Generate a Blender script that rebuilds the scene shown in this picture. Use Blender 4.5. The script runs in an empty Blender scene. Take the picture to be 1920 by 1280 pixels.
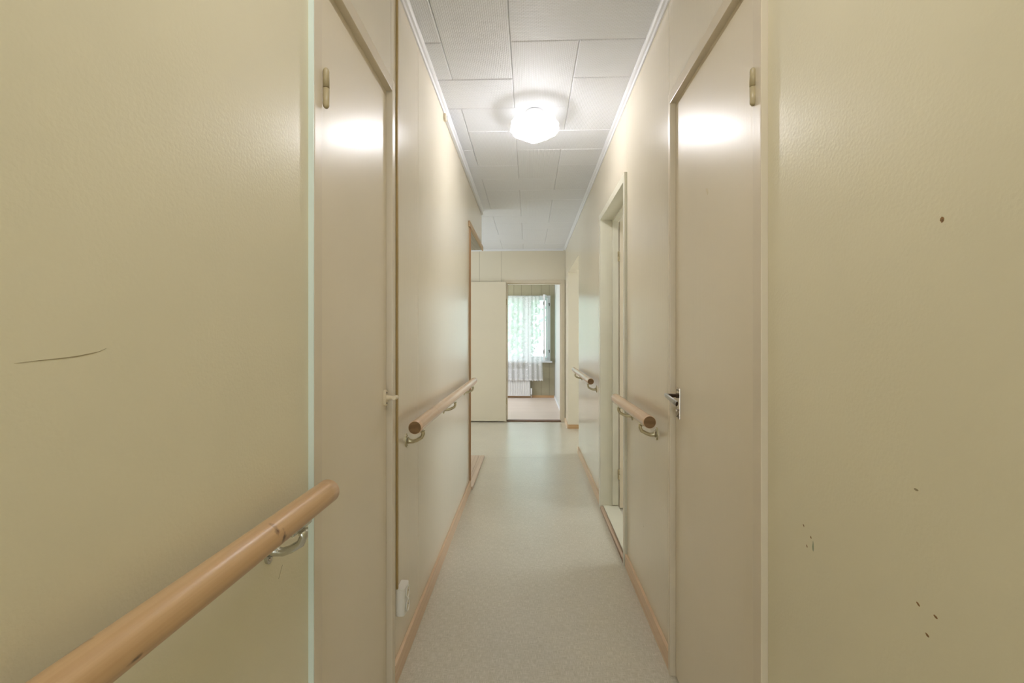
import bpy, bmesh, math, random
from mathutils import Vector, Matrix

random.seed(7)
sc = bpy.context.scene
C = bpy.context.collection
PI = math.pi

# ------------------------------------------------------------------ camera
CAM_H = 1.235
YAW = math.atan(32 / 900)
cam_data = bpy.data.cameras.new('camera')
cam_data.sensor_width = 36.0
cam_data.lens = 900 / 1920 * 36.0
cam_data.shift_y = -8 / 1920
cam_data.clip_start = 0.02
cam = bpy.data.objects.new('camera', cam_data)
C.objects.link(cam)
cam.location = (0, 0, CAM_H)
cam.rotation_euler = (PI / 2, 0, YAW)
sc.camera = cam

# ------------------------------------------------------------------ world
world = bpy.data.worlds.new('sky')
sc.world = world
world.use_nodes = True
bg = world.node_tree.nodes['Background']
bg.inputs['Color'].default_value = (0.88, 0.97, 1.0, 1)
bg.inputs['Strength'].default_value = 2.5

# ------------------------------------------------------------------ daylight at the windows, plus added fill lights
def area(name, loc, rot, sx, sy, watts, col):
    l = bpy.data.lights.new(name, 'AREA')
    l.shape = 'RECTANGLE'
    l.size = sx
    l.size_y = sy
    l.energy = watts
    l.color = col
    o = bpy.data.objects.new(name, l)
    C.objects.link(o)
    o.location = loc
    o.rotation_euler = rot
    return o

DAY = (0.88, 0.93, 1.0)
area('daylight_hall_window', (-2.61, 5.9, 1.45), (0, -PI / 2, 0), 1.25, 1.35, 5.9, DAY)      # faces +X
area('daylight_near_room_window', (2.61, 3.2, 1.45), (0, PI / 2, 0), 1.25, 1.15, 5.5, DAY)   # faces -X
area('daylight_side_room_window', (2.61, 5.5, 1.45), (0, PI / 2, 0), 1.25, 1.35, 6.5, DAY)
area('daylight_entrance_glass', (0.02, -2.19, 1.15), (PI / 2 + 0.30, 0, 0), 0.70, 1.60, 2.5, (0.92, 0.95, 1.0))  # faces +Y
area('bedroom_side_fill', (-1.985, 8.6, 1.5), (0, -PI / 2, 0), 1.2, 1.2, 29, DAY)  # added fill to brighten the bedroom; this wall has no window
lc = area('foreground_fill_disc', (0.02, 0.55, 2.49), (0, 0, 0), 0.34, 0.34, 3.3, (0.97, 0.96, 1.0))  # unseen fill added to light the foreground walls, not a real fitting
lc.data.shape = 'DISK'
portal = area('far_window_portal', (-0.25, 9.93, 1.41), (-PI / 2, 0, 0), 1.4, 1.4, 1, (1, 1, 1))
portal.data.cycles.is_portal = True

sc.view_settings.view_transform = 'Standard'
sc.view_settings.look = 'None'
sc.view_settings.gamma = 1
sc.view_settings.use_curve_mapping = False
sc.view_settings.exposure = 0.82
LAMP_STRENGTH = 315.0
SHADE_GLOW = 1.7

# ------------------------------------------------------------------ helpers
def srgb(r, g, b):
    def f(v):
        v /= 255
        return v / 12.92 if v <= 0.04045 else ((v + 0.055) / 1.055) ** 2.4
    return (f(r), f(g), f(b), 1)


class Mat:
    def __init__(self, name, col, rough=0.5, metal=0.0, spec=0.5):
        self.m = bpy.data.materials.new(name)
        self.m.use_nodes = True
        self.nt = self.m.node_tree
        self.b = self.nt.nodes['Principled BSDF']
        self.b.inputs['Base Color'].default_value = col
        self.b.inputs['Roughness'].default_value = rough
        self.b.inputs['Metallic'].default_value = metal
        self.b.inputs['Specular IOR Level'].default_value = spec
        self.col = col
        self.height = None

    def n(self, t, **kw):
        nd = self.nt.nodes.new(t)
        for k, v in kw.items():
            setattr(nd, k, v)
        return nd

    def l(self, a, b):
        self.nt.links.new(a, b)

    def coord(self, scale=(1, 1, 1), kind='Object', rot=(0, 0, 0)):
        tc = self.n('ShaderNodeTexCoord')
        mp = self.n('ShaderNodeMapping')
        mp.inputs['Scale'].default_value = scale
        mp.inputs['Rotation'].default_value = rot
        self.l(tc.outputs[kind], mp.inputs['Vector'])
        return mp.outputs['Vector']

    def noise(self, scale, detail=3, vec=None, rough=0.5):
        nd = self.n('ShaderNodeTexNoise')
        nd.inputs['Scale'].default_value = scale
        nd.inputs['Detail'].default_value = detail
        nd.inputs['Roughness'].default_value = rough
        if vec is None:
            vec = self.coord()
        self.l(vec, nd.inputs['Vector'])
        return nd.outputs['Fac']

    def ramp(self, fac, stops):
        r = self.n('ShaderNodeValToRGB')
        e = r.color_ramp.elements
        while len(e) < len(stops):
            e.new(0.5)
        for i, (p, c) in enumerate(stops):
            e[i].position = p
            e[i].color = c
        self.l(fac, r.inputs['Fac'])
        return r.outputs['Color']

    def mix(self, fac, a, b):
        m = self.n('ShaderNodeMix', data_type='RGBA')
        for s, v in ((0, fac), (6, a), (7, b)):
            if hasattr(v, 'is_linked') or hasattr(v, 'links'):
                self.l(v, m.inputs[s])
            else:
                m.inputs[s].default_value = v
        return m.outputs[2]

    def base(self, out):
        self.l(out, self.b.inputs['Base Color'])
        return self

    def vary(self, scale, amt, vec=None, detail=3):
        """gentle colour variation around the base colour"""
        c = self.col
        lo = tuple(v * (1 - amt) for v in c[:3]) + (1,)
        hi = tuple(min(1, v * (1 + amt)) for v in c[:3]) + (1,)
        self.base(self.ramp(self.noise(scale, detail, vec), [(0.3, lo), (0.7, hi)]))
        return self

    def bump(self, fac, strength=0.2, dist=0.002):
        bp = self.n('ShaderNodeBump')
        bp.inputs['Strength'].default_value = strength
        bp.inputs['Distance'].default_value = dist
        self.l(fac, bp.inputs['Height'])
        if self.height is not None:
            self.l(self.height, bp.inputs['Normal'])
        self.height = bp.outputs['Normal']
        if self.b.inputs['Normal'].is_linked:
            self.nt.links.remove(self.b.inputs['Normal'].links[0])
        self.l(self.height, self.b.inputs['Normal'])
        return self


# ------------------------------------------------------------------ materials
def make_wood(name, a, b, rough=0.35, axis='Y', marks=(), scale=1.0):
    m = Mat(name, a, rough)
    sc_ = {'Y': (22, 0.35, 22), 'X': (0.35, 22, 22), 'Z': (22, 22, 0.35)}[axis]
    sc_ = tuple(v * scale for v in sc_)
    v = m.coord(sc_)
    f = m.noise(3.0, 5, v, 0.55)
    out = m.ramp(f, [(0.32, b), (0.62, a)])
    tc = m.n('ShaderNodeTexCoord')
    for (p, size, col) in marks:
        sub = m.n('ShaderNodeVectorMath', operation='SUBTRACT')
        sub.inputs[1].default_value = p
        m.l(tc.outputs['Object'], sub.inputs[0])
        div = m.n('ShaderNodeVectorMath', operation='DIVIDE')
        div.inputs[1].default_value = size
        m.l(sub.outputs[0], div.inputs[0])
        ln = m.n('ShaderNodeVectorMath', operation='LENGTH')
        m.l(div.outputs[0], ln.inputs[0])
        wob = m.noise(90, 2)
        ad = m.n('ShaderNodeMath', operation='ADD')
        m.l(ln.outputs['Value'], ad.inputs[0])
        m.l(wob, ad.inputs[1])
        fac = m.ramp(ad.outputs[0], [(0.55, (1, 1, 1, 1)), (1.0, (0, 0, 0, 1))])
        out = m.mix(fac, out, col)
    m.base(out)
    return m


WALLPAINT = Mat('painted_wallpaper', srgb(227, 218, 188), 0.34)
WALLPAINT.vary(2.5, 0.03)
WALLPAINT.bump(WALLPAINT.noise(170, 2), 0.16, 0.0025)
WALLPAINT.bump(WALLPAINT.noise(14, 2), 0.05, 0.006)

PANEL = Mat('painted_wall_panel', srgb(230, 220, 198), 0.2)
PANEL.vary(1.5, 0.025)
PANEL.bump(PANEL.noise(8, 2, PANEL.coord((8, 8, 1))), 0.06, 0.004)
PANEL.bump(PANEL.noise(220, 2), 0.10, 0.001)

DOORPAINT = Mat('door_paint', srgb(230, 218, 194), 0.34, 0, 0.4)
DOORPAINT.b.inputs['Coat Weight'].default_value = 0.14
DOORPAINT.b.inputs['Coat Roughness'].default_value = 0.1
DOORPAINT.vary(2.0, 0.02)
DOORPAINT.bump(DOORPAINT.noise(6, 2, DOORPAINT.coord((10, 10, 0.8))), 0.10, 0.003)
DOORPAINT.bump(DOORPAINT.noise(150, 2), 0.12, 0.001)

TRIMPAINT = Mat('trim_paint', srgb(219, 206, 182), 0.3)
TRIMPAINT.vary(6, 0.03)
TRIMPAINT.bump(TRIMPAINT.noise(60, 2, TRIMPAINT.coord((2, 2, 0.4))), 0.15, 0.001)
PALETRIM = Mat('pale_trim_paint', srgb(220, 216, 196), 0.3)
PALETRIM.vary(6, 0.03)
GROOVE = Mat('groove_shadow_gap', srgb(150, 130, 88), 0.7)
WHITETRIM = Mat('white_trim', srgb(238, 239, 243), 0.4)
WHITETRIM.vary(5, 0.015)
OAKISH = make_wood('pine_baseboard', srgb(228, 200, 168), srgb(214, 182, 148), 0.4, 'Y')
OAKX = make_wood('pine_baseboard_x', srgb(205, 168, 124), srgb(188, 148, 102), 0.4, 'X')
BROWNWOOD = make_wood('brown_casing_wood', srgb(190, 150, 105), srgb(160, 120, 80), 0.45, 'Z')
GREYWOOD = make_wood('raw_grey_wood', srgb(190, 184, 168), srgb(160, 152, 136), 0.7, 'Y')
THRESH = make_wood('pinkish_threshold_wood', srgb(222, 200, 178), srgb(200, 174, 150), 0.4, 'Y')
DARKWOOD = make_wood('dark_threshold_wood', srgb(120, 84, 62), srgb(90, 62, 44), 0.5, 'X')

# linoleum
LINO = Mat('green_grey_linoleum', srgb(190, 184, 164), 0.28, 0, 0.8)
LINO.b.inputs['Coat Weight'].default_value = 0.9
LINO.b.inputs['Coat Roughness'].default_value = 0.3
_v = LINO.coord()
_w1 = LINO.noise(560, 2, LINO.coord((1, 0.06, 1)))
_w2 = LINO.noise(560, 2, LINO.coord((0.06, 1, 1)))
_mx = LINO.n('ShaderNodeMath', operation='MAXIMUM')
LINO.l(_w1, _mx.inputs[0])
LINO.l(_w2, _mx.inputs[1])
_c = LINO.ramp(_mx.outputs[0], [(0.46, srgb(196, 188, 167)), (0.70, srgb(232, 225, 211))])
_big = LINO.ramp(LINO.noise(3.0, 3), [(0.3, (0.93, 0.93, 0.93, 1)), (0.7, (1, 1, 1, 1))])
_mm = LINO.n('ShaderNodeMix', data_type='RGBA', blend_type='MULTIPLY')
_mm.inputs[0].default_value = 1
LINO.l(_c, _mm.inputs[6])
LINO.l(_big, _mm.inputs[7])
LINO.base(_mm.outputs[2])
LINO.bump(_mx.outputs[0], 0.18, 0.0012)
LINO.bump(LINO.noise(5, 2, LINO.coord((0.6, 3.0, 1))), 0.25, 0.006)

FARFLOOR = make_wood('pale_bedroom_floor', srgb(226, 210, 198), srgb(212, 194, 182), 0.4, 'X')
OLIVE = Mat('olive_grey_panelling', srgb(168, 160, 134), 0.5)
OLIVE.vary(5, 0.04)
BLUEWALL = Mat('pale_wallpaper', srgb(206, 208, 204), 0.55)
BLUEWALL.vary(3, 0.02)
PLAIN = Mat('side_room_paint', srgb(226, 222, 206), 0.6)
PLAIN.vary(3, 0.02)

# ceiling tiles
TILE = Mat('white_ceiling_tile', srgb(226, 231, 240), 0.6)
_br = TILE.n('ShaderNodeTexBrick')
_br.inputs['Scale'].default_value = 1.0
_br.inputs['Mortar Size'].default_value = 0.0022
_br.inputs['Mortar Smooth'].default_value = 1.0
_br.inputs['Brick Width'].default_value = 0.017
_br.inputs['Row Height'].default_value = 0.0085
TILE.l(TILE.coord(kind='UV'), _br.inputs['Vector'])
TILE.bump(_br.outputs['Fac'], 0.5, -0.002)
_tc = TILE.ramp(_br.outputs['Fac'], [(0.0, srgb(242, 245, 252)), (1.0, srgb(232, 234, 239))])
TILE.base(_tc)
TILEGAP = Mat('ceiling_gap', srgb(205, 204, 200), 0.8)

# rails
RAIL_OLD = make_wood('varnished_round_rail', srgb(210, 174, 130), srgb(192, 152, 108), 0.3, 'Y',
                     marks=[((-0.402, 0.757, 0.926), (0.042, 0.014, 0.028), srgb(116, 84, 58)),
                            ((-0.400, 0.772, 0.904), (0.032, 0.014, 0.034), srgb(104, 74, 50)),
                            ((-0.440, 0.455, 0.931), (0.018, 0.040, 0.016), srgb(84, 58, 38)),
                            ((-0.401, 0.478, 0.905), (0.008, 0.030, 0.007), srgb(110, 80, 54))])
RAIL_NEW = make_wood('pale_round_rail', srgb(222, 190, 158), srgb(206, 170, 136), 0.22, 'Y')
ENDGRAIN = Mat('rail_end_grain', srgb(142, 108, 70), 0.7)
_eg = ENDGRAIN.n('ShaderNodeTexWave', wave_type='RINGS')
_eg.inputs['Scale'].default_value = 25
_eg.inputs['Distortion'].default_value = 4
ENDGRAIN.l(ENDGRAIN.coord(), _eg.inputs['Vector'])
ENDGRAIN.base(ENDGRAIN.ramp(_eg.outputs['Fac'], [(0.2, srgb(120, 90, 54)), (0.8, srgb(132, 101, 64))]))
JOINT = Mat('rail_joint_line', srgb(150, 116, 84), 0.6)
CHROME = Mat('satin_chrome', srgb(205, 205, 198), 0.22, 1.0)
CHROME.bump(CHROME.noise(60, 2), 0.05, 0.001)
CREAMMETAL = Mat('cream_brass_bracket', srgb(196, 186, 152), 0.28, 0.75)
CREAMMETAL.bump(CREAMMETAL.noise(60, 2), 0.05, 0.001)
STEEL = Mat('worn_nickel', srgb(206, 196, 184), 0.25, 0.9)
STEEL.bump(STEEL.noise(80, 3), 0.08, 0.001)
LEVERMETAL = Mat('grey_nickel_lever', srgb(186, 186, 184), 0.35, 0.6)
LEVERMETAL.bump(LEVERMETAL.noise(80, 3), 0.06, 0.001)
DARKMETAL = Mat('dark_metal', srgb(70, 55, 42), 0.35, 0.8)
BLACK = Mat('screw_recess', srgb(40, 34, 28), 0.6)
HINGEPAINT = Mat('painted_hinge', srgb(182, 166, 128), 0.35)
HINGEPAINT.vary(20, 0.04)
KNOBPAINT = Mat('painted_pull', srgb(226, 210, 178), 0.28)
KNOBPAINT.vary(20, 0.03)
PLASTIC = Mat('white_plastic', srgb(236, 232, 222), 0.35)
PLASTIC.vary(10, 0.015)
CABLE = Mat('painted_cable', srgb(176, 150, 96), 0.45)
CABLE.vary(30, 0.06)
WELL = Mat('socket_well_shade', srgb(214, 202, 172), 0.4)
SCUFF = Mat('dark_scuff', srgb(160, 146, 112), 0.6)
HOLE = Mat('plug_hole', srgb(150, 114, 72), 0.8)
CHIP = Mat('chipped_green_underpaint', srgb(150, 158, 128), 0.6)
FILLER = Mat('pale_filler', srgb(226, 212, 180), 0.5)
PIT_BROWN = Mat('pit_brown', srgb(124, 98, 66), 0.8)  # darker brown centre of the wall holes

# lamp glass
GLASS = Mat('crystal_glass_shade', srgb(255, 252, 248), 0.12)
_vo = GLASS.n('ShaderNodeTexVoronoi')
_vo.inputs['Scale'].default_value = 42
GLASS.l(GLASS.coord(), _vo.inputs['Vector'])
GLASS.bump(_vo.outputs['Distance'], 0.6, 0.01)
_em = GLASS.ramp(_vo.outputs['Distance'], [(0.15, (1.0, 1.0, 1.0, 1)), (0.75, (0.55, 0.55, 0.54, 1))])
GLASS.l(_em, GLASS.b.inputs['Emission Color'])
_sz = GLASS.n('ShaderNodeSeparateXYZ')
GLASS.l(GLASS.coord(), _sz.inputs[0])
_zr = GLASS.n('ShaderNodeMapRange')
for _k, _val in (('From Min', 2.410), ('From Max', 2.470), ('To Min', SHADE_GLOW), ('To Max', SHADE_GLOW * 0.3)):
    _zr.inputs[_k].default_value = _val
GLASS.l(_sz.outputs['Z'], _zr.inputs['Value'])
GLASS.l(_zr.outputs[0], GLASS.b.inputs['Emission Strength'])
_tr = GLASS.n('ShaderNodeBsdfTransparent')
_mg = GLASS.n('ShaderNodeMixShader')
_mg.inputs[0].default_value = 0.45
_og = [n for n in GLASS.nt.nodes if n.type == 'OUTPUT_MATERIAL'][0]
GLASS.l(_tr.outputs[0], _mg.inputs[1])
GLASS.l(GLASS.b.outputs[0], _mg.inputs[2])
GLASS.l(_mg.outputs[0], _og.inputs['Surface'])
BULB = Mat('lit_bulb', srgb(255, 255, 250), 0.4)
BULB.b.inputs['Emission Color'].default_value = (0.97, 0.96, 1.0, 1)
BULB.b.inputs['Emission Strength'].default_value = LAMP_STRENGTH

# window glass
PANE = Mat('window_glass', (1, 1, 1, 1), 0.0)
for nd in list(PANE.nt.nodes):
    PANE.nt.nodes.remove(nd)
_o = PANE.n('ShaderNodeOutputMaterial')
_t = PANE.n('ShaderNodeBsdfTransparent')
_t.inputs['Color'].default_value = (0.90, 0.96, 0.94, 1)
_g = PANE.n('ShaderNodeBsdfGlossy')
_g.inputs['Roughness'].default_value = 0.02
_mxs = PANE.n('ShaderNodeMixShader')
_mxs.inputs[0].default_value = 0.06
PANE.l(_t.outputs[0], _mxs.inputs[1])
PANE.l(_g.outputs[0], _mxs.inputs[2])
PANE.l(_mxs.outputs[0], _o.inputs['Surface'])


def lace(name, dens):
    m = Mat(name, srgb(246, 246, 246), 0.8)
    nt = m.nt
    for nd in list(nt.nodes):
        nt.nodes.remove(nd)
    o = m.n('ShaderNodeOutputMaterial')
    tr = m.n('ShaderNodeBsdfTransparent')
    df = m.n('ShaderNodeBsdfDiffuse')
    df.inputs['Color'].default_value = srgb(246, 246, 248)
    tl = m.n('ShaderNodeBsdfTranslucent')
    tl.inputs['Color'].default_value = srgb(236, 240, 242)
    cl = m.n('ShaderNodeMixShader')
    cl.inputs[0].default_value = 0.28
    m.l(df.outputs[0], cl.inputs[1])
    m.l(tl.outputs[0], cl.inputs[2])
    # flowers: voronoi rosettes over a fine mesh ground
    v1 = m.n('ShaderNodeTexVoronoi')
    v1.inputs['Scale'].default_value = 11
    m.l(m.coord((1, 0.02, 1)), v1.inputs['Vector'])
    v2 = m.n('ShaderNodeTexVoronoi')
    v2.inputs['Scale'].default_value = 38
    m.l(m.coord((1, 0.02, 1)), v2.inputs['Vector'])
    s = m.n('ShaderNodeMath', operation='MULTIPLY')
    m.l(v1.outputs['Distance'], s.inputs[0])
    m.l(v2.outputs['Distance'], s.inputs[1])
    f = m.ramp(s.outputs[0], [(0.05, (0.95, 0.95, 0.95, 1)), (0.11, (dens, dens, dens, 1))])
    cc = m.ramp(s.outputs[0], [(0.015, srgb(150, 158, 152)), (0.05, srgb(244, 245, 246))])  # grey flower cores: backlit darkness of dense lace put into the colour
    m.l(cc, df.inputs['Color'])
    m.l(cc, tl.inputs['Color'])
    # solid hem bands
    tc = m.n('ShaderNodeTexCoord')
    sp = m.n('ShaderNodeSeparateXYZ')
    m.l(tc.outputs['Object'], sp.inputs[0])
    hem = m.ramp(sp.outputs['Z'], [(0.385, (0.95, 0.95, 0.95, 1)), (0.40, (0.5, 0.5, 0.5, 1)), (0.52, (0.35, 0.35, 0.35, 1)), (0.54, (0, 0, 0, 1))])
    mx = m.n('ShaderNodeMath', operation='MAXIMUM')
    m.l(f, mx.inputs[0])
    m.l(hem, mx.inputs[1])
    ms = m.n('ShaderNodeMixShader')
    m.l(mx.outputs[0], ms.inputs[0])
    m.l(tr.outputs[0], ms.inputs[1])
    m.l(cl.outputs[0], ms.inputs[2])
    m.l(ms.outputs[0], o.inputs['Surface'])
    return m


LACE_A = lace('white_lace_sheer', 0.46)
LACE_B = lace('white_lace_dense', 0.52)
LEAF = Mat('tree_leaves', srgb(190, 214, 200), 0.6)
LEAF.vary(6, 0.35)
BARK = Mat('tree_bark', srgb(110, 96, 80), 0.8)
BARK.vary(9, 0.2)
LAWN = Mat('lawn', srgb(120, 158, 100), 0.9)
LAWN.vary(4, 0.2)
RADW = Mat('radiator_enamel', srgb(238, 238, 238), 0.35)
RADW.vary(8, 0.01)


# ------------------------------------------------------------------ mesh helpers
def add_box(bm, x0, x1, y0, y1, z0, z1, mi=0, bev=0.0):
    if x0 > x1: x0, x1 = x1, x0
    if y0 > y1: y0, y1 = y1, y0
    if z0 > z1: z0, z1 = z1, z0
    r = bmesh.ops.create_cube(bm, size=1.0)
    vs = r['verts']
    for v in vs:
        v.co = Vector(((x0 + x1) / 2 + v.co.x * (x1 - x0), (y0 + y1) / 2 + v.co.y * (y1 - y0), (z0 + z1) / 2 + v.co.z * (z1 - z0)))
    fs = {f for v in vs for f in v.link_faces}
    for f in fs:
        f.material_index = mi
    if bev > 0:
        es = {e for v in vs for e in v.link_edges}
        bmesh.ops.bevel(bm, geom=list(es), offset=bev, segments=2, profile=0.7, affect='EDGES', material=mi)
    return fs


def frames(path):
    """parallel frames along a path"""
    n = len(path)
    T = []
    for i in range(n):
        a = path[max(i - 1, 0)]
        b = path[min(i + 1, n - 1)]
        T.append((b - a).normalized())
    up = Vector((0, 0, 1)) if abs(T[0].z) < 0.9 else Vector((1, 0, 0))
    N = [(up - T[0] * up.dot(T[0])).normalized()]
    for i in range(1, n):
        v = N[-1] - T[i] * N[-1].dot(T[i])
        N.append(v.normalized())
    return T, N


def add_tube(bm, path, rads, seg=16, mi=0, cap_mi=None, cap=True):
    path = [Vector(p) for p in path]
    if not hasattr(rads, '__len__'):
        rads = [rads] * len(path)
    T, N = frames(path)
    rings = []
    for p, t, n, r in zip(path, T, N, rads):
        rx, ry = (r if hasattr(r, '__len__') else (r, r))
        b = t.cross(n)
        rings.append([bm.verts.new(p + n * (ry * math.sin(2 * PI * k / seg)) + b * (rx * math.cos(2 * PI * k / seg))) for k in range(seg)])
    for a, b in zip(rings, rings[1:]):
        for k in range(seg):
            f = bm.faces.new((a[k], a[(k + 1) % seg], b[(k + 1) % seg], b[k]))
            f.material_index = mi
            f.smooth = True
    if cap:
        for ring in (rings[0][::-1], rings[-1]):
            f = bm.faces.new(ring)
            f.material_index = mi if cap_mi is None else cap_mi
    return rings


def add_prism(bm, poly, axis, a, b, mi=0):
    """extrude a 2-D polygon: axis 'X' -> poly in (y,z); 'Y' -> (x,z); 'Z' -> (x,y)"""
    def P(u, v, w):
        return {'X': (w, u, v), 'Y': (u, w, v), 'Z': (u, v, w)}[axis]
    lo = [bm.verts.new(P(u, v, a)) for u, v in poly]
    hi = [bm.verts.new(P(u, v, b)) for u, v in poly]
    n = len(poly)
    fs = [bm.faces.new(lo[::-1]), bm.faces.new(hi)]
    for k in range(n):
        fs.append(bm.faces.new((lo[k], lo[(k + 1) % n], hi[(k + 1) % n], hi[k])))
    for f in fs:
        f.material_index = mi
    return fs


def add_lathe(bm, prof, center, axis='Z', seg=24, mi=0, smooth=True):
    cx, cy, cz = center
    rings = []
    for r, h in prof:
        ring = []
        for k in range(seg):
            a = 2 * PI * k / seg
            u, v = r * math.cos(a), r * math.sin(a)
            d = {'Z': (u, v, h), 'X': (h, u, v), 'Y': (u, h, v)}[axis]
            ring.append(bm.verts.new((cx + d[0], cy + d[1], cz + d[2])))
        rings.append(ring)
    for a, b in zip(rings, rings[1:]):
        for k in range(seg):
            f = bm.faces.new((a[k], a[(k + 1) % seg], b[(k + 1) % seg], b[k]))
            f.material_index = mi
            f.smooth = smooth
    for ring in (rings[0][::-1], rings[-1]):
        f = bm.faces.new(ring)
        f.material_index = mi
    return rings


def obj(name, bm, mats, parent=None, origin=None):
    bmesh.ops.recalc_face_normals(bm, faces=bm.faces)
    me = bpy.data.meshes.new(name)
    bm.to_mesh(me)
    bm.free()
    for m in (mats if isinstance(mats, (list, tuple)) else [mats]):
        me.materials.append(m.m)
    o = bpy.data.objects.new(name, me)
    C.objects.link(o)
    if parent is not None:
        o.parent = parent
        w = parent_world(parent)
        o.matrix_parent_inverse = Matrix.Translation(-w)
    return o


def parent_world(p):
    v = Vector(p.location)
    return v


def tag(o, label, cat, group=None, kind=None):
    o['label'] = label
    o['category'] = cat
    if group:
        o['group'] = group
    if kind:
        o['kind'] = kind
    return o


def thing(name, label, cat, loc=(0, 0, 0), group=None, kind=None):
    o = bpy.data.objects.new(name, None)
    o.empty_display_size = 0.05
    C.objects.link(o)
    o.location = loc
    return tag(o, label, cat, group, kind)


def struct(name, bm, mats, label=None, cat=None, parent=None):
    o = obj(name, bm, mats, parent)
    if parent is None:
        o['kind'] = 'structure'
        if label:
            o['label'] = label
        if cat:
            o['category'] = cat
    return o


def lab(o, text):
    o['label'] = text
    return o


# ------------------------------------------------------------------ dimensions
L, R = -0.482, 0.528          # wall faces of the corridor
CEIL = 2.520
FAR = 7.03
G = 0.0015                    # half groove

# ================================================================== SETTING
# ---- floors
bm = bmesh.new()
add_box(bm, -2.72, 2.72, -2.32, 4.923, -0.10, 0.0)
add_box(bm, -2.72, 2.72, 4.9255, 7.075, -0.10, 0.0)
add_box(bm, -2.72, 2.72, 4.923, 4.9255, -0.10, -0.0022)
struct('floor', bm, LINO, 'green-grey woven-look linoleum floor running down the corridor', 'floor')
bm = bmesh.new()
add_box(bm, -2.72, 0.72, 7.095, 9.92, -0.10, 0.004)
struct('floor', bm, FARFLOOR, 'pale pinkish floor of the bedroom beyond the far doorway', 'floor')

# ---- ceiling of basket-laid tiles
bm = bmesh.new()
uvl = bm.loops.layers.uv.new('UVMap')
X0, Y0, P = -0.082, 2.086, 0.302


def tile(c0, r0, nc, nr):
    x0, x1 = X0 + 0.301 * c0, X0 + 0.301 * (c0 + nc)
    y0, y1 = Y0 + P * r0, Y0 + P * (r0 + nr)
    x0, x1, y0, y1 = max(x0, -2.72), min(x1, 2.72), max(y0, -2.32), min(y1, 7.13)
    if x1 - x0 < 0.02 or y1 - y0 < 0.02:
        return
    rings = []
    for ins, z in ((0.0008, CEIL + 0.012), (0.0008, CEIL + 0.003), (0.0052, CEIL)):
        rings.append([bm.verts.new(p + (z,)) for p in ((x0 + ins, y0 + ins), (x1 - ins, y0 + ins), (x1 - ins, y1 - ins), (x0 + ins, y1 - ins))])
    fs = []
    for a, b in zip(rings, rings[1:]):
        for k in range(4):
            fs.append(bm.faces.new((a[k], a[(k + 1) % 4], b[(k + 1) % 4], b[k])))
    fs.append(bm.faces.new(rings[2]))
    fs.append(bm.faces.new(rings[0][::-1]))
    for f in fs:
        for lp in f.loops:
            x, y = lp.vert.co.x - x0, lp.vert.co.y - y0
            lp[uvl].uv = (x, y) if nc == 2 else (y, x)


for r in range(-16, 18):
    s = (r % 4) - 2            # row 1 -> columns -2,-1 ; row 2 -> -1,0 ; row 3 -> 0,1 ; row 0 -> 1,2
    if r % 4 == 0:
        s = 1
    elif r % 4 == 1:
        s = -2
    elif r % 4 == 2:
        s = -1
    else:
        s = 0
    for k in range(-4, 5):
        tile(s + 4 * k, r, 2, 1)
        # vertical tiles start in this row: row0 -> col 0, row1 -> col 1, row2 -> col 2, row3 -> col -1
    vcol = {0: 0, 1: 1, 2: -2, 3: -1}[r % 4]
    for k in range(-4, 5):
        tile(vcol + 4 * k, r, 1, 2)
for f in add_box(bm, -2.72, 2.72, -2.32, 7.13, CEIL + 0.012, CEIL + 0.06, 1):
    pass
struct('ceiling', bm, [TILE, TILEGAP], 'white embossed ceiling tiles laid in an alternating basket pattern', 'ceiling')
bm = bmesh.new()
add_box(bm, -2.12, 0.64, 7.13, 9.92, 2.50, 2.58)
struct('ceiling', bm, PLAIN, 'plain ceiling of the bedroom beyond', 'ceiling')

# ---- left wall (painted wallpaper near the camera, panels further on)
bm = bmesh.new()
B = L - 0.010                                            # back of the facing panels
add_box(bm, L - 0.12, L, -2.2, 1.036, 0, CEIL, 0)         # near stretch
add_box(bm, L - 0.12, L - 0.072, 1.036, 1.671, 0, 2.125, 2)   # behind the closet door
add_box(bm, L - 0.12, B, 1.036, 1.671, 2.125, CEIL, 2)
add_box(bm, B, L, 1.036, 1.660 - G, 2.125, CEIL, 1)        # transom panel
add_box(bm, B, L, 1.660 + G, 1.671, 2.125, CEIL, 1)
add_box(bm, L - 0.12, B, 1.671, 3.861, 0, CEIL, 2)
add_box(bm, B, L, 1.671, 2.071 - G, 0, CEIL, 1)
add_box(bm, B, L, 2.071 + G, 3.861, 0, CEIL, 1)
add_box(bm, L - 0.12, L, 3.861, 4.863, 2.150, CEIL, 1)      # over the wide opening
wall_left = struct('wall_left', bm, [WALLPAINT, PANEL, GROOVE], 'cream painted left corridor wall', 'wall')

# ---- right wall
bm = bmesh.new()
B = R + 0.010
W = R + 0.112
add_box(bm, R, W, -2.2, 1.081, 0, CEIL, 0)
add_box(bm, R + 0.072, W, 1.081, 1.793, 0, 2.127, 2)
add_box(bm, B, W, 1.081, 2.605, 2.127, CEIL, 2)
add_box(bm, R, B, 1.081, 1.829 - G, 2.127, CEIL, 1)
add_box(bm, R, B, 1.829 + G, 2.605 - G, 2.127, CEIL, 1)
add_box(bm, B, W, 1.793, 2.605, 0, 2.127, 2)
add_box(bm, R, B, 1.793, 2.605, 0, 2.127, 1)
add_box(bm, B, W, 2.605 - G, 3.552, 2.127, CEIL, 2)
add_box(bm, R, B, 2.605 + G, 3.552, 2.127, CEIL, 1)
add_box(bm, R, W, 3.552, 5.135, 0, CEIL, 1)
add_box(bm, R, W, 5.135, 6.52, 2.112, CEIL, 1)
add_box(bm, R, W, 6.52, FAR, 0, CEIL, 1)
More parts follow.
